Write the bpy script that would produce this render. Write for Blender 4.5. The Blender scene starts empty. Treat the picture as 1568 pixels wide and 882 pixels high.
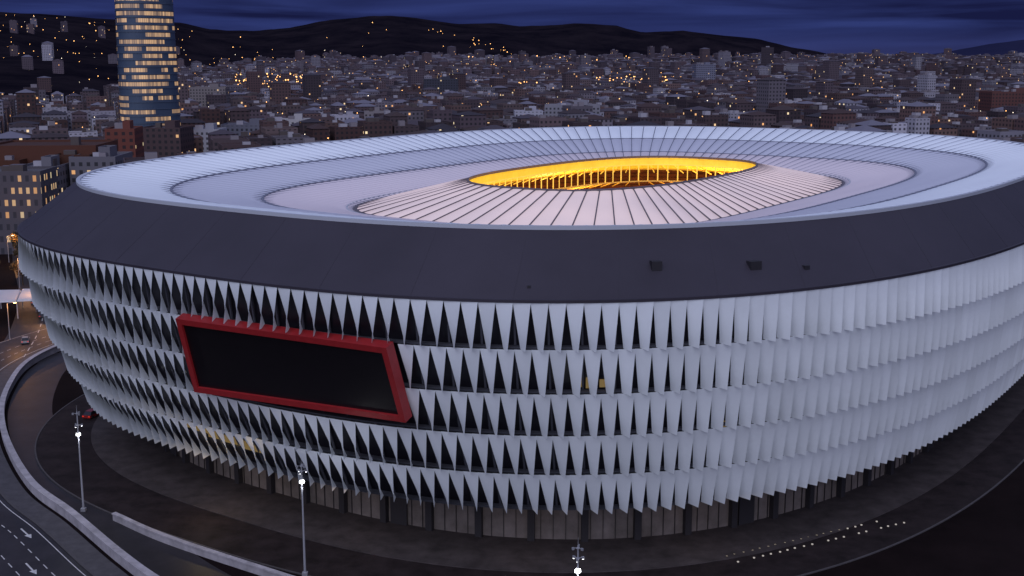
import bpy, math, random
import numpy as np
from mathutils import Vector, noise
random.seed(7); rng=np.random.default_rng(7)
C=bpy.context.collection
F=1850.; PIT=.1891; H=67.5
CX,CY,TH=23.99,263.4,.9688
A0,B0,N0=123.4,90.,2.706
# ------------------------------------------------------------ helpers
def mesh(name,V,Fc,mat=None,parent=None,smooth=False,mats=None,mi=None):
    me=bpy.data.meshes.new(name); me.from_pydata([tuple(v) for v in V],[],[tuple(f) for f in Fc]); 
    o=bpy.data.objects.new(name,me); C.objects.link(o)
    if mats:
        for m in mats: me.materials.append(m)
        if mi is not None: me.polygons.foreach_set('material_index',mi)
    elif mat: me.materials.append(mat)
    if smooth: me.polygons.foreach_set('use_smooth',[True]*len(me.polygons))
    me.update()
    if parent: o.parent=parent
    return o
def empty(name,loc=(0,0,0)):
    o=bpy.data.objects.new(name,None); C.objects.link(o); o.location=loc; o.empty_display_size=.5
    return o
def newmat(name):
    m=bpy.data.materials.new(name); m.use_nodes=True
    m.cycles.emission_sampling='NONE'
    nt=m.node_tree; return m,nt,nt.nodes['Principled BSDF']
def mat(name,col,rough=.6,metal=0,em=None,es=0,noise_s=None,noise_amt=.3,island=0,spec=.5):
    m,nt,b=newmat(name)
    b.inputs['Base Color'].default_value=(*col,1); b.inputs['Roughness'].default_value=rough
    b.inputs['Metallic'].default_value=metal; b.inputs['Specular IOR Level'].default_value=spec
    if em: b.inputs['Emission Color'].default_value=(*em,1); b.inputs['Emission Strength'].default_value=es
    if noise_s:
        tc=nt.nodes.new('ShaderNodeNewGeometry'); n=nt.nodes.new('ShaderNodeTexNoise')
        n.inputs['Scale'].default_value=noise_s; n.inputs['Detail'].default_value=6; n.inputs['Roughness'].default_value=.65
        nt.links.new(tc.outputs['Position'],n.inputs['Vector'])
        r=nt.nodes.new('ShaderNodeMapRange'); r.inputs['From Min'].default_value=.3; r.inputs['From Max'].default_value=.7
        r.inputs['To Min'].default_value=1-noise_amt; r.inputs['To Max'].default_value=1+noise_amt
        nt.links.new(n.outputs['Fac'],r.inputs['Value']); fac=r.outputs['Result']
        if island:
            r2=nt.nodes.new('ShaderNodeMapRange'); r2.inputs['To Min'].default_value=1-island; r2.inputs['To Max'].default_value=1+island*.5
            nt.links.new(tc.outputs['Random Per Island'],r2.inputs['Value'])
            mm=nt.nodes.new('ShaderNodeMath'); mm.operation='MULTIPLY'; nt.links.new(fac,mm.inputs[0]); nt.links.new(r2.outputs[0],mm.inputs[1]); fac=mm.outputs[0]
        mx=nt.nodes.new('ShaderNodeVectorMath'); mx.operation='SCALE'; mx.inputs[0].default_value=col
        nt.links.new(fac,mx.inputs['Scale']); nt.links.new(mx.outputs[0],b.inputs['Base Color'])
    return m
class MB:
    def __init__(s): s.V=[];s.F=[];s.M=[]
    def hexa(s,P,m=0):
        n=len(s.V); s.V+=P
        for f in ((3,2,1,0),(4,5,6,7),(0,1,5,4),(1,2,6,5),(2,3,7,6),(3,0,4,7)): s.F.append(tuple(n+i for i in f)); s.M.append(m)
    def box(s,c,d,rot=0,m=0,top=1.):
        cr,sr=math.cos(rot),math.sin(rot); P=[]
        for z in (0,1):
            k=top if z else 1
            for sx,sy in ((-1,-1),(1,-1),(1,1),(-1,1)):
                x=sx*d[0]/2*k;y=sy*d[1]/2*k
                P.append((c[0]+x*cr-y*sr,c[1]+x*sr+y*cr,c[2]+z*d[2]))
        s.hexa(P,m)
    def beam(s,p,q,w,m=0,w2=None):
        p=Vector(p);q=Vector(q);d=(q-p).normalized(); u=d.cross(Vector((0,0,1)))
        if u.length<1e-3: u=Vector((1,0,0))
        u.normalize(); v=d.cross(u); w2=w if w2 is None else w2
        P=[tuple(p+u*a*w/2+v*b*w/2) for a,b in ((-1,-1),(1,-1),(1,1),(-1,1))]+[tuple(q+u*a*w2/2+v*b*w2/2) for a,b in ((-1,-1),(1,-1),(1,1),(-1,1))]
        s.hexa(P,m)
    def tube(s,p,q,r,r2,k=8,m=0):
        p=Vector(p);q=Vector(q);n=len(s.V)
        ax=(q-p).normalized(); u=ax.cross(Vector((0,0,1)))
        if u.length<1e-3: u=Vector((1,0,0))
        u.normalize(); v=ax.cross(u)
        for c,rr in ((p,r),(q,r2)):
            for i in range(k):
                a=2*math.pi*i/k; s.V.append(tuple(c+u*rr*math.cos(a)+v*rr*math.sin(a)))
        for i in range(k): s.F.append((n+i,n+(i+1)%k,n+k+(i+1)%k,n+k+i)); s.M.append(m)
        s.F.append(tuple(n+k+i for i in range(k))); s.M.append(m)
        s.F.append(tuple(n+k-1-i for i in range(k))); s.M.append(m)
    def make(s,name,mats,parent=None,smooth=False): return mesh(name,s.V,s.F,mats=mats,mi=s.M,parent=parent,smooth=smooth)
def ring(a,b,n,N,off=0.):
    T=np.linspace(0,2*np.pi,8001); c,s=np.cos(T),np.sin(T)
    r=(abs(c/a)**n+abs(s/b)**n)**(-1/n); x=r*c;y=r*s
    L=np.concatenate([[0],np.cumsum(np.hypot(np.diff(x),np.diff(y)))])
    t=((np.arange(N)+off)%N)/N*L[-1]
    X=np.interp(t,L,x);Y=np.interp(t,L,y); ct,st=math.cos(TH),math.sin(TH)
    return np.stack([CX+X*ct-Y*st,CY+X*st+Y*ct],1)
# ------------------------------------------------------------ stadium
ST=empty('football_stadium',(0,0,0))
m_fin=mat('etfe_fin_white',(.80,.83,.90),.42,noise_s=.12,noise_amt=.06,island=.10,em=(.70,.78,1),es=.05)  # faint blue emission added to brighten the fins and soften their shading
m_back=mat('facade_glazing_dark',(.014,.012,.018),.3)
m_slab=mat('floor_edge',(.08,.08,.10),.6)
m_band=mat('roof_band_metal',(.041,.034,.049),.55,noise_s=.05,noise_amt=.15,spec=.35)
m_seam=mat('seam_dark',(.036,.030,.044),.6); m_vent=mat('vent_dark',(.022,.019,.026),.6)
ZT,ZB=38.74,8.5
def sfac(z):
    t=(z-ZB)/(ZT-ZB); return .9165+.0835*(1-max(0,1-t)**1.5)
NP=336; ROWS=5; N4=NP*4
base=ring(A0,B0,N0,N4)
cen=np.array([CX,CY])
def P(i4,z,off=0.):
    i=int(i4)%N4; p=cen+(base[i]-cen)*sfac(z); tg=base[(i+1)%N4]-base[i-1]; tg/=np.hypot(*tg); nn=np.array([tg[1],-tg[0]])
    return p+nn*off,tg,nn
FR=lambda f: int(round(f*N4))
sc=[(FR(.5022),32.75),(FR(.5497),32.6),(FR(.5513),22.3),(FR(.5010),21.5)]
mb=MB(); rowh=(ZT-ZB)/ROWS
for r in range(ROWS):
    for i in range(NP):
        zt=ZT-r*rowh-.05; zb=ZT-(r+1)*rowh-.10
        i4=i*4+2
        onscr=sc[0][0]-1<i4<sc[1][0]+2
        if onscr and r in (1,2): continue
        if onscr and r==0: zb+=.25
        jit=random.uniform(-.06,.06)
        ctp,tg,nn=P(i4,zt,.2); cbt,_,_=P(i4,zb,.55)
        w=1.09; w1=.98
        pt,pb=math.radians(3),math.radians(71)+jit
        a0=ctp-w*(tg*math.cos(pt)+nn*math.sin(pt)); b0=ctp+w*(tg*math.cos(pt)+nn*math.sin(pt))
        a1=cbt-w1*(tg*math.cos(pb)+nn*math.sin(pb)); b1=cbt+w1*(tg*math.cos(pb)+nn*math.sin(pb))
        K=6; prev=None
        for k in range(K+1):
            t=k/K; z=zt+(zb-zt)*t; a=a0+(a1-a0)*t; b=b0+(b1-b0)*t
            n=len(mb.V); mb.V+=[(a[0],a[1],z),(b[0],b[1],z)]
            if prev is not None: mb.F.append((prev,prev+1,n+1,n)); mb.M.append(0)
            prev=n
mb.make('facade_fins',[m_fin],ST,smooth=True)
def lathe(name,prof,mats,N=N4//2,smooth=True,parent=ST):
    V=[];Fc=[]
    for (off,z,sf) in prof:
        for k in range(N):
            p,tg,nn=P(k*2,z,off)
            if sf is not None:
                b0=base[k*2]; p=cen+(b0-cen)*sf+nn*off
            V.append((p[0],p[1],z))
    for j in range(len(prof)-1):
        for k in range(N):
            Fc.append((j*N+k,j*N+(k+1)%N,(j+1)*N+(k+1)%N,(j+1)*N+k))
    return mesh(name,V,Fc,mats,parent,smooth=smooth)
lathe('glazing',[(-1.7,z,None) for z in np.linspace(8.5,38.6,6)],m_back)
for r in range(1,ROWS+1):
    z=ZT-r*rowh
    lathe('ledge_%d'%r,[(-1.6,z-.1,None),(-.5,z-.1,None),(-.5,z+.12,None),(-1.6,z+.12,None)],m_slab,smooth=False)
g=MB()
for k in range(0,N4,8):
    for r in range(ROWS):
        z0=ZT-(r+1)*rowh+.2;z1=ZT-r*rowh-.2
        a,_,_=P(k,z0,-1.4);b,_,_=P(k,z1,-1.4); g.beam((a[0],a[1],z0),(b[0],b[1],z1),.25)
g.make('facade_posts',[m_slab],ST)
lathe('soffit',[(-.3,8.4,.9165),(-16,8.4,.9165)],m_slab)
ZR=46.25; S1=.9192
lathe('roof_band',[(0.,ZT-.15,1.),(.35,ZT-.1,1.),(.35,ZT+.25,1.),(0,ZT+.3,1.),(0,ZR,S1)],m_band,smooth=False)
mb=MB()
for k in range(0,N4,24):
    a=base[k]; b=cen+(a-cen)*S1
    mb.beam((a[0],a[1],ZT+.31),(b[0],b[1],ZR-.01),.04)
mb.make('band_seams',[m_seam],ST)
mb=MB()
for fr,t,w,h in ((.596,.42,1.3,1.9),(.6155,.36,1.6,1.7),(.6265,.3,.8,.6),(.5735,.2,.4,.3)):
    i=FR(fr); q=base[i]+(cen+(base[i]-cen)*S1-base[i])*t; z=ZT+(ZR-ZT)*t; tg=P(i,20)[1]
    mb.box((q[0],q[1],z-h/2),(w,1.1,h),math.atan2(tg[1],tg[0]))
mb.make('roof_vents',[m_vent],ST)
m_room=mat('lit_room',(.12,.09,.04),.6,em=(1,.66,.22),es=.14)
g=MB()
for fr,z,w,h in ((.5827,27.2,1.1,1.2),(.5850,27.0,1.3,1.4),(.5873,27.1,.9,1.0),(.4900,12.2,5,1.6),(.4945,11.6,6,1.6),(.4985,11.4,5,1.5),(.486,12.4,4,1.6),(.5035,11.0,4,1.2),(.612,20,1.5,.8),(.648,27,1.5,.8)):
    p,tg,nn=P(FR(fr),z,-1.35); g.box((p[0],p[1],z),(w,.12,h),math.atan2(tg[1],tg[0]))
g.make('lit_rooms',[m_room],ST)
# roof
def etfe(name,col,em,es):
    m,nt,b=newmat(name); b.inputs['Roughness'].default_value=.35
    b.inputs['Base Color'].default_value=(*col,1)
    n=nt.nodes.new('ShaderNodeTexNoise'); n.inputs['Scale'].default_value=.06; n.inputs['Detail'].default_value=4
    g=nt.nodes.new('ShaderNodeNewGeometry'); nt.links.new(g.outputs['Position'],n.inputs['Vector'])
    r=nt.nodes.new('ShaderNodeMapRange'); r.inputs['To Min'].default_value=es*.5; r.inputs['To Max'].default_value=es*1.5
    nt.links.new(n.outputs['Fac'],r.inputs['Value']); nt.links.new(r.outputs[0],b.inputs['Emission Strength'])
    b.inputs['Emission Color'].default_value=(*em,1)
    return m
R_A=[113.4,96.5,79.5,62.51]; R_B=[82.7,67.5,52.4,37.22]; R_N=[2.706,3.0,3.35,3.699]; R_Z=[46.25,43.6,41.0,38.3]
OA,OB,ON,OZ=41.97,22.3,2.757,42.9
m_z=[etfe('etfe_outer',(.80,.84,.92),(.6,.68,1),.08),etfe('etfe_mid',(.56,.57,.68),(.7,.65,.9),.03),etfe('etfe_inner',(.66,.60,.68),(1,.72,.75),.05),etfe('etfe_core',(.76,.66,.66),(1,.68,.58),.27)]  # inner zones' pink tone and emission stand in for interior light; outer emission brightens
m_gut=mat('gutter_dark',(.13,.11,.13),.5); m_gutl=mat('gutter_light',(.18,.19,.26),.5); m_rim=mat('rim_white',(.5,.52,.60),.5)
def zone(name,ra,rb,N,bul,material,M=8,KR=4):
    V=[];Fc=[]
    a=ring(*ra[:3],N*M);b=ring(*rb[:3],N*M)
    for j in range(KR+1):
        t=j/KR
        for k in range(N*M):
            p=a[k]*(1-t)+b[k]*t; u=(k%M)/M
            env=min(1,4*t*(1-t)+.25)
            z=ra[3]*(1-t)+rb[3]*t+bul*math.sin(math.pi*u)**.7*env
            V.append((p[0],p[1],z))
    n=N*M
    for j in range(KR):
        for k in range(n): Fc.append((j*n+k,j*n+(k+1)%n,(j+1)*n+(k+1)%n,(j+1)*n+k))
    mesh(name,V,Fc,material,ST,smooth=True)
def gutters(name,ra,rb,N,w,m):
    a=ring(*ra[:3],N);b=ring(*rb[:3],N); g=MB()
    for k in range(N):
        g.beam((a[k][0],a[k][1],ra[3]+.08),(b[k][0],b[k][1],rb[3]+.08),w)
    g.make(name,[m],ST)
rr=[(R_A[i],R_B[i],R_N[i],R_Z[i]) for i in range(4)]+[(OA,OB,ON,OZ)]
for i in range(3):
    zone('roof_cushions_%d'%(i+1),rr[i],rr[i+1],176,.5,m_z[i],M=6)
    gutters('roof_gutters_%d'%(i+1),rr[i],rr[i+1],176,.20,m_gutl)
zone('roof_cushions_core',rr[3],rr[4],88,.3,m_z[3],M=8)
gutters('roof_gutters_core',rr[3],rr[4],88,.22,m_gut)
def hoop(name,r,w,h,m,dz=0,N=352,dw=0):
    o=ring(r[0]+dw+w/2,r[1]+dw+w/2,r[2],N); i=ring(r[0]+dw-w/2,r[1]+dw-w/2,r[2],N); V=[];Fc=[]
    for pts,z in ((o,-h/2),(o,h/2),(i,h/2),(i,-h/2)):
        for p in pts: V.append((p[0],p[1],r[3]+z+dz))
    for j in range(4):
        for k in range(N): Fc.append((j*N+k,j*N+(k+1)%N,((j+1)%4)*N+(k+1)%N,((j+1)%4)*N+k))
    mesh(name,V,Fc,m,ST)
hoop('roof_rim',rr[0],.6,.5,m_rim,.05)
for i in (1,2): hoop('roof_ring_%d'%i,rr[i],.4,.3,m_gutl,.12)
hoop('roof_valley_gutter',rr[3],1.4,.3,m_gut,.05); hoop('roof_valley_edge',rr[3],.3,.4,m_rim,.3,dw=1.3)
m_yel=mat('lit_yellow_membrane',(.7,.5,.08),.6,em=(1,.66,.03),es=.58,noise_s=.3,noise_amt=.3)  # emission stands in for lamplight on the roof underside
m_yrib=mat('lit_yellow_steel',(.7,.5,.12),.5,em=(1,.62,.08),es=.62)  # ribs carry the same painted lamplight, a little brighter
m_ydim=mat('yellow_steel',(.6,.42,.12),.5,em=(1,.45,.04),es=.05)  # weaker built-in glow for the lower chords
m_stand=mat('stand_seats_red',(.16,.045,.022),.7,noise_s=.6,noise_amt=.5)
hoop('opening_rim',rr[4],.4,.5,m_gut,.1)
hoop('opening_fascia',(OA+.3,OB+.3,ON,OZ-1.0),.15,1.5,m_yel)
zone('roof_underside',(rr[3][0],rr[3][1],rr[3][2],rr[3][3]-.6),(OA+.4,OB+.4,ON,OZ-.6),88,-.3,m_yel,M=6)
NT=88; e0=ring(OA+.3,OB+.3,ON,NT); e1=ring(OA+4,OB+4,2.9,NT); e2=ring(62,36.8,3.7,NT); g=MB(); g2=MB()
for k in range(NT):
    a=(*e0[k],OZ-.9); c=(*e2[k],33.5); kn=(k+1)%NT
    g.beam(a,(*e2[k],37.0),.2)
    lo=(*e0[k],OZ-6.0)
    g.beam((*e0[k],OZ-1.9),lo,.26 if k%2 else .2)
    g2.beam(lo,c,.2)
    g.beam((*e0[k],OZ-1.9),(*e0[kn],OZ-1.9),.28)
    g2.beam(lo,(*e0[kn],OZ-6.0),.3)
    mid1=(*((e0[k]+e2[k])/2),OZ-4.0); mid2=(*((e0[kn]+e2[kn])/2),OZ-4.0); g2.beam(mid1,mid2,.3)
g.make('roof_truss',[m_yrib],ST); g2.make('truss_lower_chord',[m_ydim],ST)
V=[];Fc=[];prof=[]
for s,z0,z1,n in ((0,.3,11,14),(1,12,22,12),(2,25,36,12)):
    for j in range(n):
        t=j/(n-1); prof.append(((s+t)/3,z0+(z1-z0)*t)); 
        if j<n-1: prof.append(((s+(j+1)/(n-1))/3-.001,z0+(z1-z0)*t))
NB=176
for u,z in prof:
    pr=ring(54+(106-54)*u,36+(76-36)*u,3.4-.6*u,NB)
    for p in pr: V.append((p[0],p[1],z))
for j in range(len(prof)-1):
    for k in range(NB): Fc.append((j*NB+k,j*NB+(k+1)%NB,(j+1)*NB+(k+1)%NB,(j+1)*NB+k))
mesh('stands',V,Fc,m_stand,ST)
pr=ring(54,36,3.4,NB); mesh('pitch',[(p[0],p[1],.2) for p in pr],[tuple(range(NB))],mat('pitch_grass',(.03,.09,.02),.9),ST)
pp=ring(58,36,3,6)
for k in range(6):
    L=bpy.data.lights.new('stand_light','POINT'); L.energy=22000; L.color=(1,.52,.14); L.shadow_soft_size=1.5
    o=bpy.data.objects.new('stand_light_%d'%k,L); C.objects.link(o); o.parent=ST
    o.location=(pp[k][0],pp[k][1],30)
# ground-floor wall
m_gw=mat('base_panels',(.17,.145,.14),.5,noise_s=.25,noise_amt=.45,em=(1,.75,.55),es=.006); m_pil=mat('base_pillars',(.03,.026,.03),.6)  # faint warm emission on the panels stands in for interior light
GS=.834
lathe('ground_floor_wall',[(0,.1,GS),(0,8.4,GS)],m_gw)
g=MB()
for k in range(0,N4):
    p=cen+(base[k]-cen)*GS; tg=P(k,20)[1]; nn=P(k,20)[2]; rot=math.atan2(tg[1],tg[0])
    if k%17==0:
        q=p+nn*.5; g.box((q[0],q[1],.1),(1.0,.9,8.2),rot)
    if k%4==0: q=p+nn*.1; g.box((q[0],q[1],.1),(.07,.16,8.1),rot)
    if k%119 in (3,4,5,6,7,8): q=p+nn*.35; g.box((q[0],q[1],.1),(.5,.3,4.6),rot)
g.make('ground_floor_pillars',[m_pil],ST)
for j,fr in enumerate((.49,.53,.57,.61)):
    i=FR(fr); q=cen+(base[i]-cen)*.89; L=bpy.data.lights.new('soffit_light','POINT'); L.energy=90; L.color=(1,.72,.5); L.shadow_soft_size=.8
    o=bpy.data.objects.new('soffit_light_%d'%j,L); C.objects.link(o); o.parent=ST; o.location=(q[0],q[1],7.2)
p,tg,nn=P(FR(.494),10,3.2); L=bpy.data.lights.new('wall_washer','POINT'); L.energy=420; L.color=(1,.72,.3); L.shadow_soft_size=.5
o=bpy.data.objects.new('wall_washer',L); C.objects.link(o); o.parent=ST; o.location=(p[0],p[1],6.5)
# screen
m_red=mat('red_frame',(.27,.016,.020),.45,em=(1,.02,.03),es=.02,noise_s=1.,noise_amt=.15); m_scr=mat('screen_black',(.006,.004,.006),.35,noise_s=.5,noise_amt=.2)
SC=empty('video_screen')
cs=[]
for s in sc:
    p,tg,nn=P(s[0],s[1],2.5); cs.append(Vector((p[0],p[1],s[1])))
nrm=(cs[1]-cs[0]).cross(cs[3]-cs[0]).normalized()
if nrm.y>0: nrm=-nrm
cs[2]=cs[2]-nrm*(cs[2]-cs[0]).dot(nrm)
g=MB()
def inset(k,w):
    c=cs[k];u=(cs[(k+1)%4]-c).normalized();v=(cs[(k-1)%4]-c).normalized(); s=(1-u.dot(v)**2)**.5
    return c+(u+v)*(w/s)
ins=[inset(k,.85) for k in range(4)]
for k in range(4):
    k2=(k+1)%4
    g.hexa([tuple(x) for x in (cs[k]-nrm*1.6,cs[k2]-nrm*1.6,ins[k2]-nrm*1.6,ins[k]-nrm*1.6,cs[k],cs[k2],ins[k2],ins[k])])
g.make('frame',[m_red],SC)
mesh('display',[tuple(c-nrm*.35) for c in ins],[(0,1,2,3)],m_scr,SC)
# ------------------------------------------------------------ hills & ground
def interp(x,pts): return float(np.interp(x,[p[0] for p in pts],[p[1] for p in pts]))
ridge=[(-1200,60),(-500,70),(-200,78),(0,67),(100,60),(200,53),(290,50),(330,41),(400,38),(450,43),(520,55),(600,60),(640,57),(700,49),(760,50),(800,45),(880,49),(940,46),(980,36),(1040,39),(1100,32),(1150,27),(1200,15),(1260,5),(1320,-4),(1400,-12),(2600,-16)]
far=[(900,-14),(1250,-10),(1340,-2),(1400,1),(1440,8),(1500,19),(1568,27),(1700,34),(1900,30),(2600,22)]
rstart=[(-600,1000),(100,1250),(190,1500),(300,2400),(450,3000),(700,3400),(1100,3700),(1600,4200)]
def gz(r): 
    t=min(1,max(0,(r-1200)/2400)); return 38*t*t*(3-2*t)
def hillz(x,r,R=5200,prof=None,rs=None):
    prof=prof or ridge; rs=interp(x,rstart) if rs is None else rs
    top=H+interp(x,prof)/1850*R; z0=gz(rs)-8
    t=(r-rs)/(R-rs)
    if t<0: return -50
    if t<1: z=z0+(top-z0)*(t**.9*.55+.45*t*t*(3-2*t))
    else: z=top-(t-1)*300
    X=(x-784)/1850*r
    a=noise.fractal(Vector((X/700,r/700,1.3)),1,2.1,5)
    b=noise.fractal(Vector((X/160,r/160,4.3)),1,2.1,3)
    e=math.sin(math.pi*min(1,t))
    return z+a*38*e+b*4*min(1,4*t)
def hillmesh(name,prof,R,rsf,R2,m,x0,x1,nx,nr):
    V=[];Fc=[]
    for x in np.linspace(x0,x1,nx):
        rs=rsf(x)
        for j in range(nr):
            r=rs+(R2-rs)*j/(nr-1)
            V.append(((x-784)/1850*r,r,hillz(x,r,R,prof,rs)))
    for i in range(nx-1):
        for j in range(nr-1): Fc.append((i*nr+j,(i+1)*nr+j,(i+1)*nr+j+1,i*nr+j+1))
    return mesh(name,V,Fc,m,smooth=True)
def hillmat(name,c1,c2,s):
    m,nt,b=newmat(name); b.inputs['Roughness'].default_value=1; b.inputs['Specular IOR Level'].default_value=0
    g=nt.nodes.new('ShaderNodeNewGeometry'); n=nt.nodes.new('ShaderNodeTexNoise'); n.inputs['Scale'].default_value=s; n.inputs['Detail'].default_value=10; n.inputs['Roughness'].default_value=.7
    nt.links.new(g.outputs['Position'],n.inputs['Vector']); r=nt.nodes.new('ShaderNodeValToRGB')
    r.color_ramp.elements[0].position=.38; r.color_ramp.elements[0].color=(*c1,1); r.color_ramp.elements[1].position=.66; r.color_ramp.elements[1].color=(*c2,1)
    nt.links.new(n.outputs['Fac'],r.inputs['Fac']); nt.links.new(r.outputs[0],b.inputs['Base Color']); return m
hillmesh('hills',ridge,5200,lambda x:interp(x,rstart),6600,hillmat('hill_forest',(.007,.006,.011),(.021,.016,.022),.006),-1200,2600,420,70)
hillmesh('distant_mountains',far,9000,lambda x:7000,10000,hillmat('mountain_haze',(.020,.022,.060),(.026,.027,.068),.002),900,2600,120,12)  # blue distance haze is put into the mountain base colour
m_ground=mat('ground_dark',(.011,.0066,.0070),.85,noise_s=.05,noise_amt=.5,spec=.05)
V=[];Fc=[];n=141;ext=12000
gx=np.sign(np.linspace(-1,1,n))*abs(np.linspace(-1,1,n))**2.2*ext
for y in gx:
    for x in gx: V.append((x,y+250,gz(y+250) if y+250>1200 else 0.))
for j in range(n-1):
    for i in range(n-1): Fc.append((j*n+i,j*n+i+1,(j+1)*n+i+1,(j+1)*n+i))
mesh('ground',V,Fc,m_ground)
# ------------------------------------------------------------ plaza, ramp, roads
m_pave=mat('plaza_paving',(.024,.017,.018),.75,noise_s=.3,noise_amt=.5,spec=.15); m_kerb=mat('kerb_stone',(.075,.066,.07),.7,noise_s=1,noise_amt=.2)
m_walk=mat('walkway_slabs',(.062,.050,.051),.7,noise_s=.35,noise_amt=.4,spec=.25)
m_asph=mat('asphalt',(.026,.022,.026),.5,noise_s=.25,noise_amt=.4,spec=.3); m_paint=mat('road_paint',(.62,.60,.60),.6,noise_s=2,noise_amt=.25)
m_conc=mat('ramp_concrete',(.40,.37,.40),.7,noise_s=.5,noise_amt=.3)
lathe('stadium_walkway',[(0,.24,.80),(0,.24,.925),(0,.122,.925)],m_walk,parent=None,smooth=False)
lathe('plaza_paving',[(0,.12,.92),(0,.12,1.0),(0,.004,1.0)],m_pave,parent=None,smooth=False)
lathe('plaza_kerb',[(0,.004,1.0005),(0,.16,1.0005),(.25,.16,1.0005),(.25,.004,1.0005)],m_kerb,parent=None,smooth=False)
def smoothline(pts,n=12):
    p=[np.array(q,float) for q in pts]; p=[2*p[0]-p[1]]+p+[2*p[-1]-p[-2]]; out=[]
    for i in range(1,len(p)-2):
        for k in range(n):
            t=k/n; out.append(.5*((2*p[i])+(-p[i-1]+p[i+1])*t+(2*p[i-1]-5*p[i]+4*p[i+1]-p[i+2])*t*t+(-p[i-1]+3*p[i]-3*p[i+1]+p[i+2])*t**3))
    out.append(p[-2]); return out
def offs(L,d):
    o=[]
    for i in range(len(L)):
        t=L[min(i+1,len(L)-1)]-L[max(i-1,0)]; t=t/np.hypot(*t); o.append(L[i]+np.array([t[1],-t[0]])*d)
    return o
def strip(name,L,d0,d1,z,m,i0=0,i1=None,parent=None):
    a=offs(L,d0)[i0:i1];b=offs(L,d1)[i0:i1]; V=[];Fc=[]
    for p,q in zip(a,b): V+=[(p[0],p[1],z),(q[0],q[1],z)]
    for i in range(len(a)-1): Fc.append((2*i,2*i+1,2*i+3,2*i+2))
    return mesh(name,V,Fc,m,parent)
def wall(name,L,w,prof_m,h,coping=.15,z0=0.):
    E=empty(name); g=MB(); a=offs(L,-w/2);b=offs(L,w/2); ac=offs(L,-w/2-coping);bc=offs(L,w/2+coping)
    for i in range(len(L)-1):
        for A,Bb,za,zb in ((a,b,z0,h),(ac,bc,h+.003,h+.22)):
            P8=[(*A[i],za),(*Bb[i],za),(*Bb[i+1],za),(*A[i+1],za),(*A[i],zb),(*Bb[i],zb),(*Bb[i+1],zb),(*A[i+1],zb)]
            g.hexa([tuple(map(float,q)) for q in P8])
    g.make('parapet',[prof_m],E)
    return E
W1=smoothline([(-94,304),(-101,290),(-106,274),(-107,258),(-103,239),(-97,221),(-88,202),(-76,182),(-65,169),(-53,154),(-44,144),(-30,131)])
W2=smoothline([(-59,169.5),(-49,161),(-33,150),(-22,143),(-8,136)])
wall('ramp_wall',W1,.7,m_conc,1.4,.18); wall('retaining_wall',W2,.4,m_conc,1.0)
strip('service_road',W1,-9,-1.0,.02,m_asph); strip('pavement',W1,1.0,4.2,.13,mat('pavement_slabs',(.07,.062,.068),.65,noise_s=.6,noise_amt=.3))
strip('road',W1,4.6,19,.012,m_asph)
g=MB(); a=offs(W1,4.2);b=offs(W1,4.55)
for i in range(len(W1)-1):
    g.hexa([tuple(map(float,q)) for q in ((*a[i],0),(*b[i],0),(*b[i+1],0),(*a[i+1],0),(*a[i],.15),(*b[i],.15),(*b[i+1],.15),(*a[i+1],.15))])
g.make('kerb',[m_kerb])
RM=empty('road_markings'); L=W1
def dash(d,w,skip,i0=0,i1=None,nm='dash'):
    V=[];Fc=[]; a=offs(L,d-w/2);b=offs(L,d+w/2)
    for i in range(i0,(i1 or len(L))-1):
        if skip and (i%skip)>=skip/2: continue
        n=len(V); V+=[(*a[i],.036),(*b[i],.036),(*b[i+1],.036),(*a[i+1],.036)]; Fc.append((n,n+1,n+2,n+3))
    mesh(nm,V,Fc,m_paint,RM)
dash(5.3,.14,0,nm='edge_line'); dash(8.4,.14,2,nm='lane_line_1'); dash(12,.14,2,nm='lane_line_2'); dash(18.4,.14,0,nm='edge_line_2')
for idx,d in ((96,6.8),(104,10.1),(84,10.1)):
    p=offs(L,d)[idx]; t=L[idx+1]-L[idx-1]; t/=np.hypot(*t); q=np.array([t[1],-t[0]]); f=lambda x,y:(*(p+t*x+q*y),.019)
    mesh('arrow',[f(-2,-.12),(f(1,-.12)),f(1,.12),f(-2,.12),f(1,-.5),f(2.6,0),f(1,.5)],[(0,1,2,3),(4,5,6)],m_paint,RM)
R2=smoothline([(-110,262),(-120,300),(-136,345),(-160,400),(-190,470),(-240,560)])
strip('street',R2,-7,7,.028,m_asph); L=R2; dash(0,.2,2,nm='street_dash')
V=[];Fc=[]
for k in range(22):
    t=k/21; x=30+27*t; y=155+14*t
    for dx,dy in ((-.6,.9),(.6,-.9)):
        if random.random()<.2: continue
        cx_,cy_=x+dx+random.uniform(-.15,.15),y+dy; n=len(V); rr_=.15
        for z in (.1,.24):
            for j in range(6): V.append((cx_+rr_*math.cos(j*1.047),cy_+rr_*math.sin(j*1.047),z))
        Fc.append(tuple(n+6+j for j in range(6))); 
        for j in range(6): Fc.append((n+j,n+(j+1)%6,n+6+(j+1)%6,n+6+j))
mesh('ground_lights',V,Fc,mat('ground_light_glow',(.4,.4,.4),.5,em=(1,.85,.65),es=.3))
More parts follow.
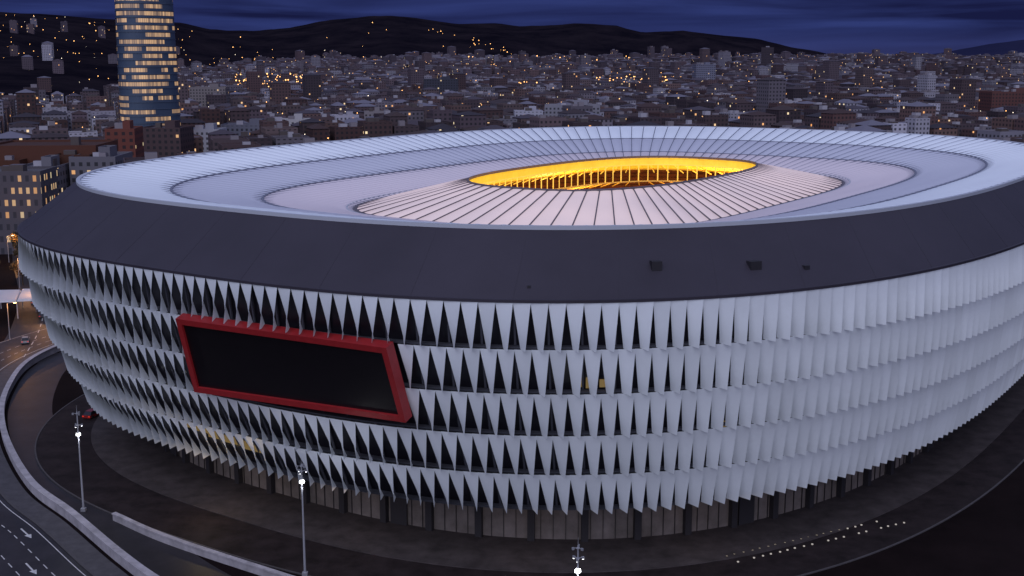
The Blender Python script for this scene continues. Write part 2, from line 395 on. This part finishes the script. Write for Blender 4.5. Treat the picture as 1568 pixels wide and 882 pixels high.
# ------------------------------------------------------------ masts
m_pole=mat('galvanised_pole',(.42,.42,.46),.4,metal=.3); m_lamp=mat('lamp_glow',(.9,.9,.9),.5,em=(.95,.97,1),es=9)
m_hous=mat('lamp_housing',(.25,.25,.28),.5)
def mast(x,y,h,lz,k=6):
    E=empty('street_lamp',(x,y,0)); g=MB()
    g.box((0,0,0),(.7,.7,.5)); g.tube((0,0,.5),(0,0,h),.17,.08,10)
    g.tube((0,0,h),(0,0,h+1.0),.03,.015,5)
    for z in (lz,lz+1.3,h-.3): g.tube((0,0,z-.06),(0,0,z+.06),.2,.2,10)
    for j in range(k):
        a=j*2*math.pi/k+.3; z=h-.3 if j%2 else lz+1.3
        g.beam((0,0,z),(.5*math.cos(a),.5*math.sin(a),z+.1),.06); g.box((.58*math.cos(a),.58*math.sin(a),z-.12),(.28,.16,.28),a,1)
    g.make('pole',[m_pole,m_hous],E)
    q=MB()
    for j in range(4):
        a=j*math.pi/2+.3; q.box((.2*math.cos(a),.2*math.sin(a),lz-.28),(.24,.24,.34),a,0,.7)
    for j in range(k):
        if j%2: continue
        a=j*2*math.pi/k+.3; q.box((.58*math.cos(a),.58*math.sin(a),lz+1.3-.16),(.16,.12,.035),a,0)
    q.make('luminaire',[m_lamp],E)
    L=bpy.data.lights.new('lamp_light','POINT'); L.energy=420; L.color=(.9,.93,1); L.shadow_soft_size=.35
    o=bpy.data.objects.new('lamp_light',L); C.objects.link(o); o.parent=E; o.location=(0,0,lz-.7)
mast(-64.8,173.2,15.6,12.2); mast(-27.4,150.0,15.5,13.2); mast(7.2,124,15.2,12.4)
m_wl=mat('warm_lamp_glow',(.9,.6,.3),.5,em=(1,.55,.2),es=14)
def warm(x,y,h=9,e=1500):
    E=empty('street_lamp',(x,y,0)); g=MB(); g.tube((0,0,0),(0,0,h),.12,.07,8); g.beam((0,0,h),(1.6,0,h+.3),.09); g.box((1.9,0,h+.2),(.8,.3,.16))
    g.make('pole',[m_pole],E); q=MB(); q.box((1.9,0,h+.08),(.6,.26,.11)); q.make('luminaire',[m_wl],E)
    L=bpy.data.lights.new('lamp_light','POINT'); L.energy=e; L.color=(1,.45,.13); L.shadow_soft_size=.3
    o=bpy.data.objects.new('lamp_light',L); C.objects.link(o); o.parent=E; o.location=(1.9,0,h-.3)
for x,y in ((-122,286),(-128,318),(-146,352),(-168,398),(-186,440)): warm(x,y)
# ------------------------------------------------------------ cars
m_tyre=mat('tyre',(.02,.02,.02),.8); m_glass=mat('car_glass',(.02,.02,.03),.1); m_tail=mat('tail_light',(.3,.02,.02),.4,em=(1,.05,.02),es=.6); m_head=mat('head_light',(.9,.9,.8),.4,em=(1,.9,.7),es=1.5)
def car(x,y,rot,col):
    E=empty('parked_car',(x,y,0)); E.rotation_euler=(0,0,rot); p=mat('car_paint',col,.25); g=MB()
    g.box((0,0,.32),(4.4,1.78,.5),0,0,.98); 
    g.hexa([(-1.9,-.8,.82),(1.1,-.8,.82),(1.1,.8,.82),(-1.9,.8,.82),(-1.4,-.66,1.42),(.35,-.66,1.42),(.35,.66,1.42),(-1.4,.66,1.42)],1)
    g.box((-.5,0,1.423),(1.7,1.3,.04),0,0)
    for sx in (-1.35,1.35):
        for sy in (-.82,.82): g.tube((sx,sy-.1,.33),(sx,sy+.1,.33),.33,.33,14,2)
    for sy in (-.65,.65): g.box((-2.2,sy,.58),(.06,.35,.14),0,3); g.box((2.2,sy,.56),(.06,.35,.14),0,4)
    g.make('body',[p,m_glass,m_tyre,m_tail,m_head],E)
car(-80,222,1.3,(.25,.02,.02)); car(-117,283,1.9,(.3,.3,.32)); car(-124,312,1.9,(.05,.05,.06)); car(-133,330,1.9,(.4,.38,.36)); car(-143,365,-1.2,(.1,.1,.14))
E=empty('white_canopy',(-129,318,0)); E.rotation_euler=(0,0,.3); g=MB()
for i in range(3):
    x0=-9+6*i
    g.hexa([(x0,-8,4.6),(x0+5.9,-8,4.6),(x0+5.9,8,4.6),(x0,8,4.6),(x0+.3,-7.6,5.2),(x0+5.6,-7.6,5.0),(x0+5.6,7.6,5.0),(x0+.3,7.6,5.2)])
for sx in (-8.5,-3,3,8.5):
    for sy in (-7.5,7.5): g.tube((sx,sy,0),(sx,sy,4.6),.12,.12,8)
g.make('roof_and_posts',[mat('canopy_white',(.55,.55,.6),.6)],E)
# ------------------------------------------------------------ trees
m_leaf=mat('foliage',(.07,.045,.018),.9,noise_s=.8,noise_amt=.6); m_bark=mat('bark',(.05,.035,.025),.9)
def leaves(V,Fc,c,R,n,s):
    cl=[(random.gauss(0,.45)*R,random.gauss(0,.45)*R,random.gauss(0,.35)*R,random.uniform(.25,.5)*R) for _ in range(11)]
    for _ in range(n):
        q=random.choice(cl); d=Vector((random.gauss(0,1),random.gauss(0,1),random.gauss(0,1))).normalized()*q[3]*random.uniform(.6,1.05)
        p=Vector(c)+Vector(q[:3])+d; u=Vector((random.uniform(-1,1),random.uniform(-1,1),random.uniform(-1,1))).normalized(); v=u.orthogonal().normalized(); k=s*random.uniform(.6,1.3)
        m_=len(V); V+= [tuple(p-u*k),tuple(p+v*k*.6),tuple(p+u*k),tuple(p-v*k*.6)]; Fc.append((m_,m_+1,m_+2,m_+3))
def tree(x,y,h):
    E=empty('street_tree',(x,y,0)); g=MB(); g.tube((0,0,0),(0,0,h*.5),.22,.14,8)
    for j in range(5):
        a=j*1.26+random.random(); g.tube((0,0,h*(.3+.04*j)),(h*.2*math.cos(a),h*.2*math.sin(a),h*.68),.09,.04,6)
    g.make('trunk',[m_bark],E); V=[];Fc=[]; leaves(V,Fc,(0,0,h*.7),h*.34,700,.32); mesh('crown',V,Fc,m_leaf,E)
for x,y in ((-150,372),(-158,386),(-147,357),(-166,402),(-173,418),(-152,340),(-160,360),(-138,300),(-180,432)): tree(x+random.uniform(-1,1),y,random.uniform(7.5,10))
# ------------------------------------------------------------ city
def citymat(name,litp=.955,es=2.2,cu=3.2,cv=3.1,glass=.02):
    m,nt,b=newmat(name); N=nt.nodes; Lk=nt.links
    uv=N.new('ShaderNodeUVMap'); uv.uv_map='UVMap'
    at=N.new('ShaderNodeAttribute'); at.attribute_name='Col'
    dv=N.new('ShaderNodeVectorMath'); dv.operation='DIVIDE'; dv.inputs[1].default_value=(cu,cv,1); Lk.new(uv.outputs[0],dv.inputs[0])
    fl=N.new('ShaderNodeVectorMath'); fl.operation='FLOOR'; Lk.new(dv.outputs[0],fl.inputs[0])
    fr=N.new('ShaderNodeVectorMath'); fr.operation='FRACTION'; Lk.new(dv.outputs[0],fr.inputs[0])
    sp=N.new('ShaderNodeSeparateXYZ'); Lk.new(fr.outputs[0],sp.inputs[0])
    def M(op,a,b2=None,v=None):
        n=N.new('ShaderNodeMath'); n.operation=op; Lk.new(a,n.inputs[0])
        if b2 is not None: Lk.new(b2,n.inputs[1])
        elif v is not None: n.inputs[1].default_value=v
        return n.outputs[0]
    mu=M('MULTIPLY',M('GREATER_THAN',sp.outputs[0],v=.27),M('LESS_THAN',sp.outputs[0],v=.73))
    mv=M('MULTIPLY',M('GREATER_THAN',sp.outputs[1],v=.30),M('LESS_THAN',sp.outputs[1],v=.80))
    w=M('MULTIPLY',M('MULTIPLY',mu,mv),at.outputs['Alpha'])
    wn=N.new('ShaderNodeTexWhiteNoise'); wn.noise_dimensions='3D'; Lk.new(fl.outputs[0],wn.inputs['Vector'])
    lit=M('MULTIPLY',M('GREATER_THAN',wn.outputs['Value'],v=litp),w)
    mx=N.new('ShaderNodeMix'); mx.data_type='RGBA'; Lk.new(M('MULTIPLY',w,v=.85),mx.inputs[0]); Lk.new(at.outputs['Color'],mx.inputs[6]); mx.inputs[7].default_value=(glass,glass,glass*1.3,1)
    Lk.new(mx.outputs[2],b.inputs['Base Color']); b.inputs['Roughness'].default_value=.75; b.inputs['Specular IOR Level'].default_value=.3
    cr=N.new('ShaderNodeValToRGB'); cr.color_ramp.elements[0].color=(1,.42,.12,1); cr.color_ramp.elements[1].color=(1,.82,.5,1)
    sc_=N.new('ShaderNodeSeparateColor'); Lk.new(wn.outputs['Color'],sc_.inputs[0]); Lk.new(sc_.outputs[1],cr.inputs[0])
    Lk.new(cr.outputs[0],b.inputs['Emission Color'])
    Lk.new(M('MULTIPLY',lit,v=es),b.inputs['Emission Strength'])
    return m
class CB:
    def __init__(s): s.V=[];s.F=[];s.UV=[];s.CO=[]; s.hz=0.
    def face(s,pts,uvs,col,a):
        k=s.hz; col=(col[0]*(1-k)+.105*k,col[1]*(1-k)+.085*k,col[2]*(1-k)+.125*k)  # distance haze painted in: colours fade to lavender grey farther out
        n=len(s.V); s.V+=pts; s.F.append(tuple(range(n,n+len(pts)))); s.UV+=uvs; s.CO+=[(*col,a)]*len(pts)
    def block(s,c,d,h,rot,col,roofcol,hip=0.,win=1.,z0=0.,parapet=.8):
        cr,sr=math.cos(rot),math.sin(rot)
        def w(x,y,z): return (c[0]+x*cr-y*sr,c[1]+x*sr+y*cr,z)
        X,Y=d[0]/2,d[1]/2; cs=[(-X,-Y),(X,-Y),(X,Y),(-X,Y)]
        ou=random.randrange(0,3000)*3.2; ov=random.randrange(0,200)*3.1; L=0
        zt=z0+h; zb=z0-6
        for k in range(4):
            a,b=cs[k],cs[(k+1)%4]; l=math.hypot(a[0]-b[0],a[1]-b[1]); nu=max(1,round(l/3.2))*3.2
            s.face([w(*a,zb),w(*b,zb),w(*b,zt),w(*a,zt)],[(ou+L,ov-6+9.3),(ou+L+nu,ov-6+9.3),(ou+L+nu,ov+h+9.3),(ou+L,ov+h+9.3)],col,win)
            L+=nu+32
        z4=[(0,0)]*4
        if hip>0:
            if X>=Y: r1,r2=(-X+Y,0),(X-Y,0); fs=[(0,1,'b','a'),(1,2,'b'),(2,3,'a','b'),(3,0,'a')]
            else: r1,r2=(0,-Y+X),(0,Y-X); fs=[(1,2,'b','a'),(2,3,'b'),(3,0,'a','b'),(0,1,'a')]
            o=.5; ce=[(p[0]*(1+o/X),p[1]*(1+o/Y)) for p in cs]
            for f in fs:
                pts=[]
                for q in f:
                    pts.append(w(*ce[q],zt) if isinstance(q,int) else w(*(r1 if q=='a' else r2),zt+hip))
                s.face(pts,[(0,0)]*len(pts),roofcol,0)
        else:
            p=parapet; t=.4
            inn=[(x-math.copysign(t,x),y-math.copysign(t,y)) for x,y in cs]
            for k in range(4):
                a,b=cs[k],cs[(k+1)%4]; ai,bi=inn[k],inn[(k+1)%4]
                s.face([w(*a,zt),w(*b,zt),w(*b,zt+p),w(*a,zt+p)],z4,col,0)
                s.face([w(*a,zt+p),w(*b,zt+p),w(*bi,zt+p),w(*ai,zt+p)],z4,col,0)
                s.face([w(*bi,zt),w(*ai,zt),w(*ai,zt+p),w(*bi,zt+p)],z4,col,0)
            s.face([w(*q,zt) for q in inn],z4,roofcol,0)
            for _ in range(random.randint(1,2) if X>5 and Y>5 else 0):
                hx,hy=random.uniform(-X*.5,X*.5),random.uniform(-Y*.5,Y*.5); q=random.uniform(1.3,2.6); hh=random.uniform(1.8,3.6)
                cc=[(hx-q,hy-q),(hx+q,hy-q),(hx+q,hy+q),(hx-q,hy+q)]; hc=random.choice([(.25,.22,.25),(.1,.08,.08),(.42,.40,.46)])
                for k in range(4): s.face([w(*cc[k],zt),w(*cc[(k+1)%4],zt),w(*cc[(k+1)%4],zt+hh),w(*cc[k],zt+hh)],z4,hc,0)
                s.face([w(*q_,zt+hh) for q_ in cc],z4,(.12,.10,.12),0)
    def make(s,name,m,parent=None):
        o=mesh(name,s.V,s.F,m,parent); me=o.data
        u=me.uv_layers.new(name='UVMap'); u.data.foreach_set('uv',np.array(s.UV,dtype=np.float32).ravel())
        c=me.color_attributes.new('Col','FLOAT_COLOR','CORNER'); c.data.foreach_set('color',np.array(s.CO,dtype=np.float32).ravel())
        return o
m_city=citymat('city_walls',.968,1.0,glass=.02)
walls=[(.14,.10,.125),(.12,.07,.072),(.105,.055,.055),(.18,.155,.19),(.125,.088,.10),(.28,.26,.32),(.065,.045,.055),(.15,.105,.11),(.42,.40,.48),(.10,.065,.072),(.095,.068,.080),(.15,.09,.085)]  # lavender tint in these tones stands in for haze
roofs=[(.055,.030,.030),(.045,.030,.034),(.065,.052,.070),(.16,.15,.20),(.036,.029,.040),(.055,.034,.034)]
def px_of(X,Y): return 784+1850*X/Y
reserved=[]
def B(x,d): return ((x-784)/1850*d,d)
named=[
 ('brick_apartment_block',172,216,197,560,22,(.17,.052,.040),.12),
 ('brown_apartment_block',226,291,195,640,20,(.08,.05,.055),-.1),
 ('white_apartment_building',428,477,182,820,18,(.48,.46,.49),.1),
 ('white_apartment_building',293,345,197,760,18,(.38,.38,.45),-.05),
 ('grey_office_building',346,424,190,800,24,(.17,.17,.22),.05),
 ('white_tower_block',787,830,169,930,16,(.42,.41,.50),.05),
 ('white_slab_building',834,918,160,980,22,(.25,.24,.29),-.08),
 ('grey_tower_block',1058,1088,99,1900,26,(.17,.17,.24),.1),
 ('dark_office_building',650,702,121,1500,30,(.05,.05,.075),.1),
 ('beige_tower_block',300,354,133,1300,26,(.21,.18,.19),.05),
 ('beige_tower_block',560,590,170,1000,18,(.25,.22,.24),.1),
 ('white_apartment_building',650,690,196,850,18,(.31,.29,.34),.0),
 ('grey_residential_block',40,100,256,455,26,(.17,.16,.19),.05),
 ('grey_residential_block',122,192,240,470,26,(.15,.14,.17),.05),
 ('red_brick_building',1498,1580,140,1150,26,(.12,.05,.048),.1),
]
m_near=citymat('near_walls',.955,.7,3.2,3.1)
for nm,xl,xr,yt,d,dep,col,rot in named:
    c=B((xl+xr)/2,d+dep/2); w=(xr-xl)/1850*d; zt=H-(yt-87)/1850*d
    reserved.append((c[0],c[1],w/2+12,dep/2+12))
    cb=CB(); cb.block((c[0],c[1]),(w,dep),zt,rot,col,(.11,.10,.13)); 
    cb.block((c[0]+w*.15,c[1]),(w*.25,dep*.4),zt+3.2,rot,col,(.1,.09,.1),win=0)
    cb.make(nm,m_near)
reserved.append((B(231,750)[0],750,50,50)); reserved.append((B(80,500)[0],500,52,72)); reserved.append((B(10,430)[0],430,30,40))
cb=CB(); rot0=.35; cr,sr=math.cos(rot0),math.sin(rot0); BL=88; nb=0; treeV=[];treeF=[]
for bi in range(-48,52):
    for bj in range(0,62):
        bx=bi*BL*cr-bj*BL*sr; by=bi*BL*sr+bj*BL*cr
        if by<380 or by>4100 or abs(bx)>.47*by+120: continue
        hb=random.uniform(15,24) if by<2200 else random.uniform(16,34)
        xpb=px_of(bx,by)
        if random.random()<(.07 if by<2600 else .14):
            if math.hypot(bx-CX,by-CY)>200 and by<interp(xpb,rstart) and by>430 and not (xpb<60 and by<620):
                for _ in range(14): 
                    leaves(treeV,treeF,(bx+random.uniform(-36,36),by+random.uniform(-36,36),gz(by)+7),5.5,60,1.5)
            continue
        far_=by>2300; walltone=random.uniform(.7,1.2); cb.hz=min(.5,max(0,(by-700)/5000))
        for i in range(4):
            for j in range(4):
                if i in(1,2) and j in (1,2) and random.random()<.7: continue
                if far_ and random.random()<.28: continue
                lx=(i-1.5)*18.5;ly=(j-1.5)*18.5
                X=bx+lx*cr-ly*sr;Y=by+lx*sr+ly*cr
                if math.hypot(X-CX,Y-CY)<185 or Y<430: continue
                xp=px_of(X,Y)
                if xp<60 and Y<620: continue
                if any(abs(X-q[0])<q[2] and abs(Y-q[1])<q[3] for q in reserved): continue
                rs=interp(xp,rstart); z0=gz(Y)
                if Y>rs+50:
                    if random.random()<(.6 if Y<rs+300 else .993 if xp<700 else .96): continue
                    z0=max(z0,hillz(xp,Y))
                h=hb+random.choice((-4,-3,0,0,0,3,6)); 
                if random.random()<.012: h+=random.uniform(12,28)
                col=random.choice(walls); v=random.uniform(.8,1.15)*walltone; col=tuple(c*v for c in col)
                hip=random.uniform(2,3.5) if random.random()<.5 else 0
                jr=rot0+(random.uniform(-.3,.3) if far_ else random.uniform(-.03,.03))
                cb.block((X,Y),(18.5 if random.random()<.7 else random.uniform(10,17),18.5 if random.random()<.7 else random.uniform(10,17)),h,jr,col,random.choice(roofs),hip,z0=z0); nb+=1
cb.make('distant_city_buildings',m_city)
mesh('distant_trees',treeV,treeF,mat('distant_foliage',(.022,.018,.014),.95,noise_s=.1,noise_amt=.5))
def lightcloud(name,pts,col,es):
    V=[];Fc=[]
    for x,y,z,r in pts:
        n=len(V); V+=[(x+r,y,z),(x-r,y,z),(x,y+r,z),(x,y-r,z),(x,y,z+r),(x,y,z-r)]
        for f in ((0,2,4),(2,1,4),(1,3,4),(3,0,4),(2,0,5),(1,2,5),(3,1,5),(0,3,5)): Fc.append(tuple(n+q for q in f))
    return mesh(name,V,Fc,mat(name+'_glow',(.1,.1,.1),.5,em=col,es=es))
pts=[];ptw=[]
for _ in range(1900):
    Y=480+3520*random.random()**.8; X=random.uniform(-.46,.46)*Y
    if math.hypot(X-CX,Y-CY)<200: continue
    xp=px_of(X,Y); z=gz(Y); rs=interp(xp,rstart)
    if Y>rs:
        if random.random()<.8: continue
        z=max(z,hillz(xp,Y))
    (pts if random.random()<.7 else ptw).append((X,Y,z+random.uniform(6,26),random.uniform(.22,.75)*(.45+Y/3200)))
def cluster(x0,x1,y0,y1,d,n,r,L):
    for _ in range(n):
        x=random.uniform(x0,x1);y=random.uniform(y0,y1);dd=d*random.uniform(.97,1.03); L.append(((x-784)/1850*dd,dd,H-(y-87)/1850*dd,r*random.uniform(.5,1.2)))
cluster(365,480,112,132,1700,85,1.0,pts); cluster(790,900,124,134,1900,90,1.0,pts); cluster(900,1040,116,134,1900,65,1.0,pts); cluster(700,960,85,118,3000,80,1.4,pts)
cluster(1190,1198,150,190,1100,26,.9,pts); cluster(200,206,240,246,520,2,.9,pts)
for _ in range(110):
    x=random.choice([random.uniform(650,785),random.uniform(0,190),random.uniform(250,600),random.uniform(60,460)]); r=random.uniform(interp(x,rstart)+100,4600)
    if 650<x<785: r=4000+ (785-x)*4+random.uniform(-80,80)
    pts.append(((x-784)/1850*r,r,hillz(x,r)+6,random.uniform(.6,1.5)*r/3500))
lightcloud('city_street_lights',pts,(1,.48,.15),3.5); lightcloud('city_white_lights',ptw,(1,.85,.65),2.5)
# ------------------------------------------------------------ office tower
def towermat():
    m,nt,b=newmat('tower_glass'); N=nt.nodes; Lk=nt.links
    uv=N.new('ShaderNodeUVMap'); dv=N.new('ShaderNodeVectorMath'); dv.operation='DIVIDE'; dv.inputs[1].default_value=(1.5,4.1,1); Lk.new(uv.outputs[0],dv.inputs[0])
    fr=N.new('ShaderNodeVectorMath'); fr.operation='FRACTION'; Lk.new(dv.outputs[0],fr.inputs[0]); sp=N.new('ShaderNodeSeparateXYZ'); Lk.new(fr.outputs[0],sp.inputs[0])
    fl=N.new('ShaderNodeVectorMath'); fl.operation='FLOOR'; Lk.new(dv.outputs[0],fl.inputs[0])
    ml=N.new('ShaderNodeVectorMath'); ml.operation='MULTIPLY'; ml.inputs[1].default_value=(.09,3.7,1); Lk.new(fl.outputs[0],ml.inputs[0])
    n=N.new('ShaderNodeTexNoise'); n.inputs['Scale'].default_value=1; n.inputs['Detail'].default_value=1; Lk.new(ml.outputs[0],n.inputs['Vector'])
    wn=N.new('ShaderNodeTexWhiteNoise'); Lk.new(fl.outputs[0],wn.inputs['Vector'])
    def M(op,a,b2=None,v=None):
        q=N.new('ShaderNodeMath'); q.operation=op; Lk.new(a,q.inputs[0])
        if b2 is not None: Lk.new(b2,q.inputs[1])
        elif v is not None: q.inputs[1].default_value=v
        return q.outputs[0]
    lit=M('GREATER_THAN',n.outputs['Fac'],v=.47); band=M('MULTIPLY',M('GREATER_THAN',sp.outputs[1],v=.30),M('LESS_THAN',sp.outputs[1],v=.86)); mu=M('GREATER_THAN',sp.outputs[0],v=.12)
    rnd=M('ADD',M('MULTIPLY',wn.outputs['Value'],v=.6),v=.15)
    e=M('MULTIPLY',M('MULTIPLY',lit,band),M('MULTIPLY',mu,rnd)); 
    b.inputs['Base Color'].default_value=(.07,.10,.16,1); b.inputs['Roughness'].default_value=.35; b.inputs['Metallic'].default_value=.1
    b.inputs['Emission Color'].default_value=(1,.60,.27,1); Lk.new(M('MULTIPLY',e,v=.85),b.inputs['Emission Strength'])
    return m
tx,ty=B(231,740); TW=empty('office_tower'); V=[];Fc=[];UV=[];K=60
def tring(z):
    t=z/165; R=22.5*(1-.12*t); out=[]
    for k in range(K):
        a=2*math.pi*k/K+.35; r=R*(1+.10*math.cos(3*(a-.35)))*.80; out.append((tx+r*math.cos(a),ty+r*math.sin(a)*.95,z))
    return out
zs=[0,41,82,123,165]; rg=[tring(z) for z in zs]
for j in range(4):
    for k in range(K):
        k2=(k+1)%K; n=len(V); V+=[rg[j][k],rg[j][k2],rg[j+1][k2],rg[j+1][k]]; Fc.append((n,n+1,n+2,n+3)); L_=2.2
        UV+=[(k*L_,zs[j]),((k+1)*L_,zs[j]),((k+1)*L_,zs[j+1]),(k*L_,zs[j+1])]
n=len(V); V+=rg[4]; Fc.append(tuple(range(n,n+K))); UV+=[(0,0)]*K
o=mesh('glass_shaft',V,Fc,towermat(),TW); u=o.data.uv_layers.new(name='UVMap'); u.data.foreach_set('uv',np.array(UV,dtype=np.float32).ravel())
g=MB()
for z in np.arange(4.1,165,4.1):
    r_=tring(z)
    for k in range(K):
        a=r_[k];b=r_[(k+1)%K]; g.beam((a[0]+(a[0]-tx)*.008,a[1]+(a[1]-ty)*.008,z),(b[0]+(b[0]-tx)*.008,b[1]+(b[1]-ty)*.008,z),.35)
g.make('floor_bands',[mat('tower_spandrel',(.09,.12,.18),.3)],TW)
# concert hall with rusted-steel hull, stepped roof
x,y=B(84,500); cbh=CB(); cbh.block((x,y),(44,34),32,.06,(.10,.036,.024),(.062,.024,.017),win=0); cbh.block((x-14,y-20),(20,14),27,.06,(.085,.032,.02),(.06,.024,.017),win=0); cbh.block((x+16,y-19),(14,12),29,.06,(.075,.028,.018),(.06,.024,.017),win=0); cbh.make('concert_hall',m_near)
x,y=B(8,425); m_lit=citymat('glass_hall',.6,.5,2.4,4.2,.04); cbh=CB(); cbh.block((x,y),(30,20),28,.08,(.10,.09,.11),(.1,.09,.1)); cbh.make('glass_office_building',m_lit)
x,y=B(95,440); cbh=CB(); cbh.block((x,y),(40,16),17,.08,(.16,.15,.18),(.14,.13,.16)); cbh.make('grey_residential_block',m_near)
# ------------------------------------------------------------ camera, world, lights
cam=bpy.data.cameras.new('camera'); co=bpy.data.objects.new('camera',cam); C.objects.link(co); bpy.context.scene.camera=co
co.location=(0,0,H); co.rotation_euler=(math.pi/2-PIT,0,0); cam.sensor_width=36; cam.lens=36*F/1568; cam.clip_end=30000; cam.clip_start=1
w=bpy.data.worlds.new('World'); bpy.context.scene.world=w; w.use_nodes=True; nt=w.node_tree; N=nt.nodes; Lk=nt.links
bg=N['Background']; tc=N.new('ShaderNodeTexCoord'); sp=N.new('ShaderNodeSeparateXYZ'); Lk.new(tc.outputs['Generated'],sp.inputs[0])
def M(op,a,b2=None,v=None):
    q=N.new('ShaderNodeMath'); q.operation=op
    if isinstance(a,(int,float)): q.inputs[0].default_value=a
    else: Lk.new(a,q.inputs[0])
    if b2 is not None: Lk.new(b2,q.inputs[1])
    elif v is not None: q.inputs[1].default_value=v
    return q.outputs[0]
sky=N.new('ShaderNodeTexSky'); sky.sky_type='NISHITA'; sky.sun_disc=False; sky.sun_elevation=math.radians(1); sky.sun_rotation=math.radians(200)
cmb=N.new('ShaderNodeCombineXYZ'); Lk.new(M('MULTIPLY',sp.outputs[0],v=3.2),cmb.inputs[0]); Lk.new(M('MULTIPLY',sp.outputs[2],v=42),cmb.inputs[1]); Lk.new(M('MULTIPLY',sp.outputs[1],v=1.5),cmb.inputs[2])
nz=N.new('ShaderNodeTexNoise'); nz.inputs['Scale'].default_value=1.3; nz.inputs['Detail'].default_value=5; nz.inputs['Roughness'].default_value=.5; nz.inputs['Distortion'].default_value=.4; Lk.new(cmb.outputs[0],nz.inputs['Vector'])
cr=N.new('ShaderNodeValToRGB'); e=cr.color_ramp.elements; e[0].position=.36; e[0].color=(.0080,.0105,.050,1); e[1].position=.64; e[1].color=(.028,.042,.165,1); Lk.new(nz.outputs['Fac'],cr.inputs[0])
hz=N.new('ShaderNodeMapRange'); hz.interpolation_type='SMOOTHSTEP'; hz.inputs['From Min'].default_value=.028; hz.inputs['From Max'].default_value=-.004; Lk.new(sp.outputs[2],hz.inputs['Value'])
m0=N.new('ShaderNodeMix'); m0.data_type='RGBA'; Lk.new(M('MULTIPLY',hz.outputs[0],v=.6),m0.inputs[0]); Lk.new(cr.outputs[0],m0.inputs[6]); m0.inputs[7].default_value=(.042,.052,.175,1)
up=N.new('ShaderNodeMapRange'); up.interpolation_type='SMOOTHSTEP'; up.inputs['From Min'].default_value=.06; up.inputs['From Max'].default_value=.7; Lk.new(sp.outputs[2],up.inputs['Value'])
wst=N.new('ShaderNodeMapRange'); wst.interpolation_type='SMOOTHSTEP'; wst.inputs['From Min'].default_value=-.1; wst.inputs['From Max'].default_value=1; Lk.new(M('MULTIPLY',sp.outputs[1],v=-1),wst.inputs['Value'])
m1=N.new('ShaderNodeMix'); m1.data_type='RGBA'; Lk.new(up.outputs[0],m1.inputs[0]); Lk.new(m0.outputs[2],m1.inputs[6]); m1.inputs[7].default_value=(.23,.27,.46,1)
m2=N.new('ShaderNodeMix'); m2.data_type='RGBA'; Lk.new(wst.outputs[0],m2.inputs[0]); Lk.new(m1.outputs[2],m2.inputs[6]); m2.inputs[7].default_value=(.42,.44,.64,1)
ad=N.new('ShaderNodeMix'); ad.data_type='RGBA'; ad.blend_type='ADD'; ad.inputs[0].default_value=.0004; Lk.new(m2.outputs[2],ad.inputs[6]); Lk.new(sky.outputs[0],ad.inputs[7])
Lk.new(ad.outputs[2],bg.inputs[0]); bg.inputs[1].default_value=1
s=bpy.data.lights.new('dusk_skylight','SUN'); s.energy=1.0; s.angle=math.radians(50); s.color=(.84,.88,1); so=bpy.data.objects.new('dusk_skylight',s); C.objects.link(so)  # broad cool lamp added as skylight after sunset, not direct sunlight
so.rotation_euler=Vector((.25,1,-1.0)).to_track_quat('-Z','Y').to_euler()
bpy.context.scene.view_settings.view_transform='Standard'
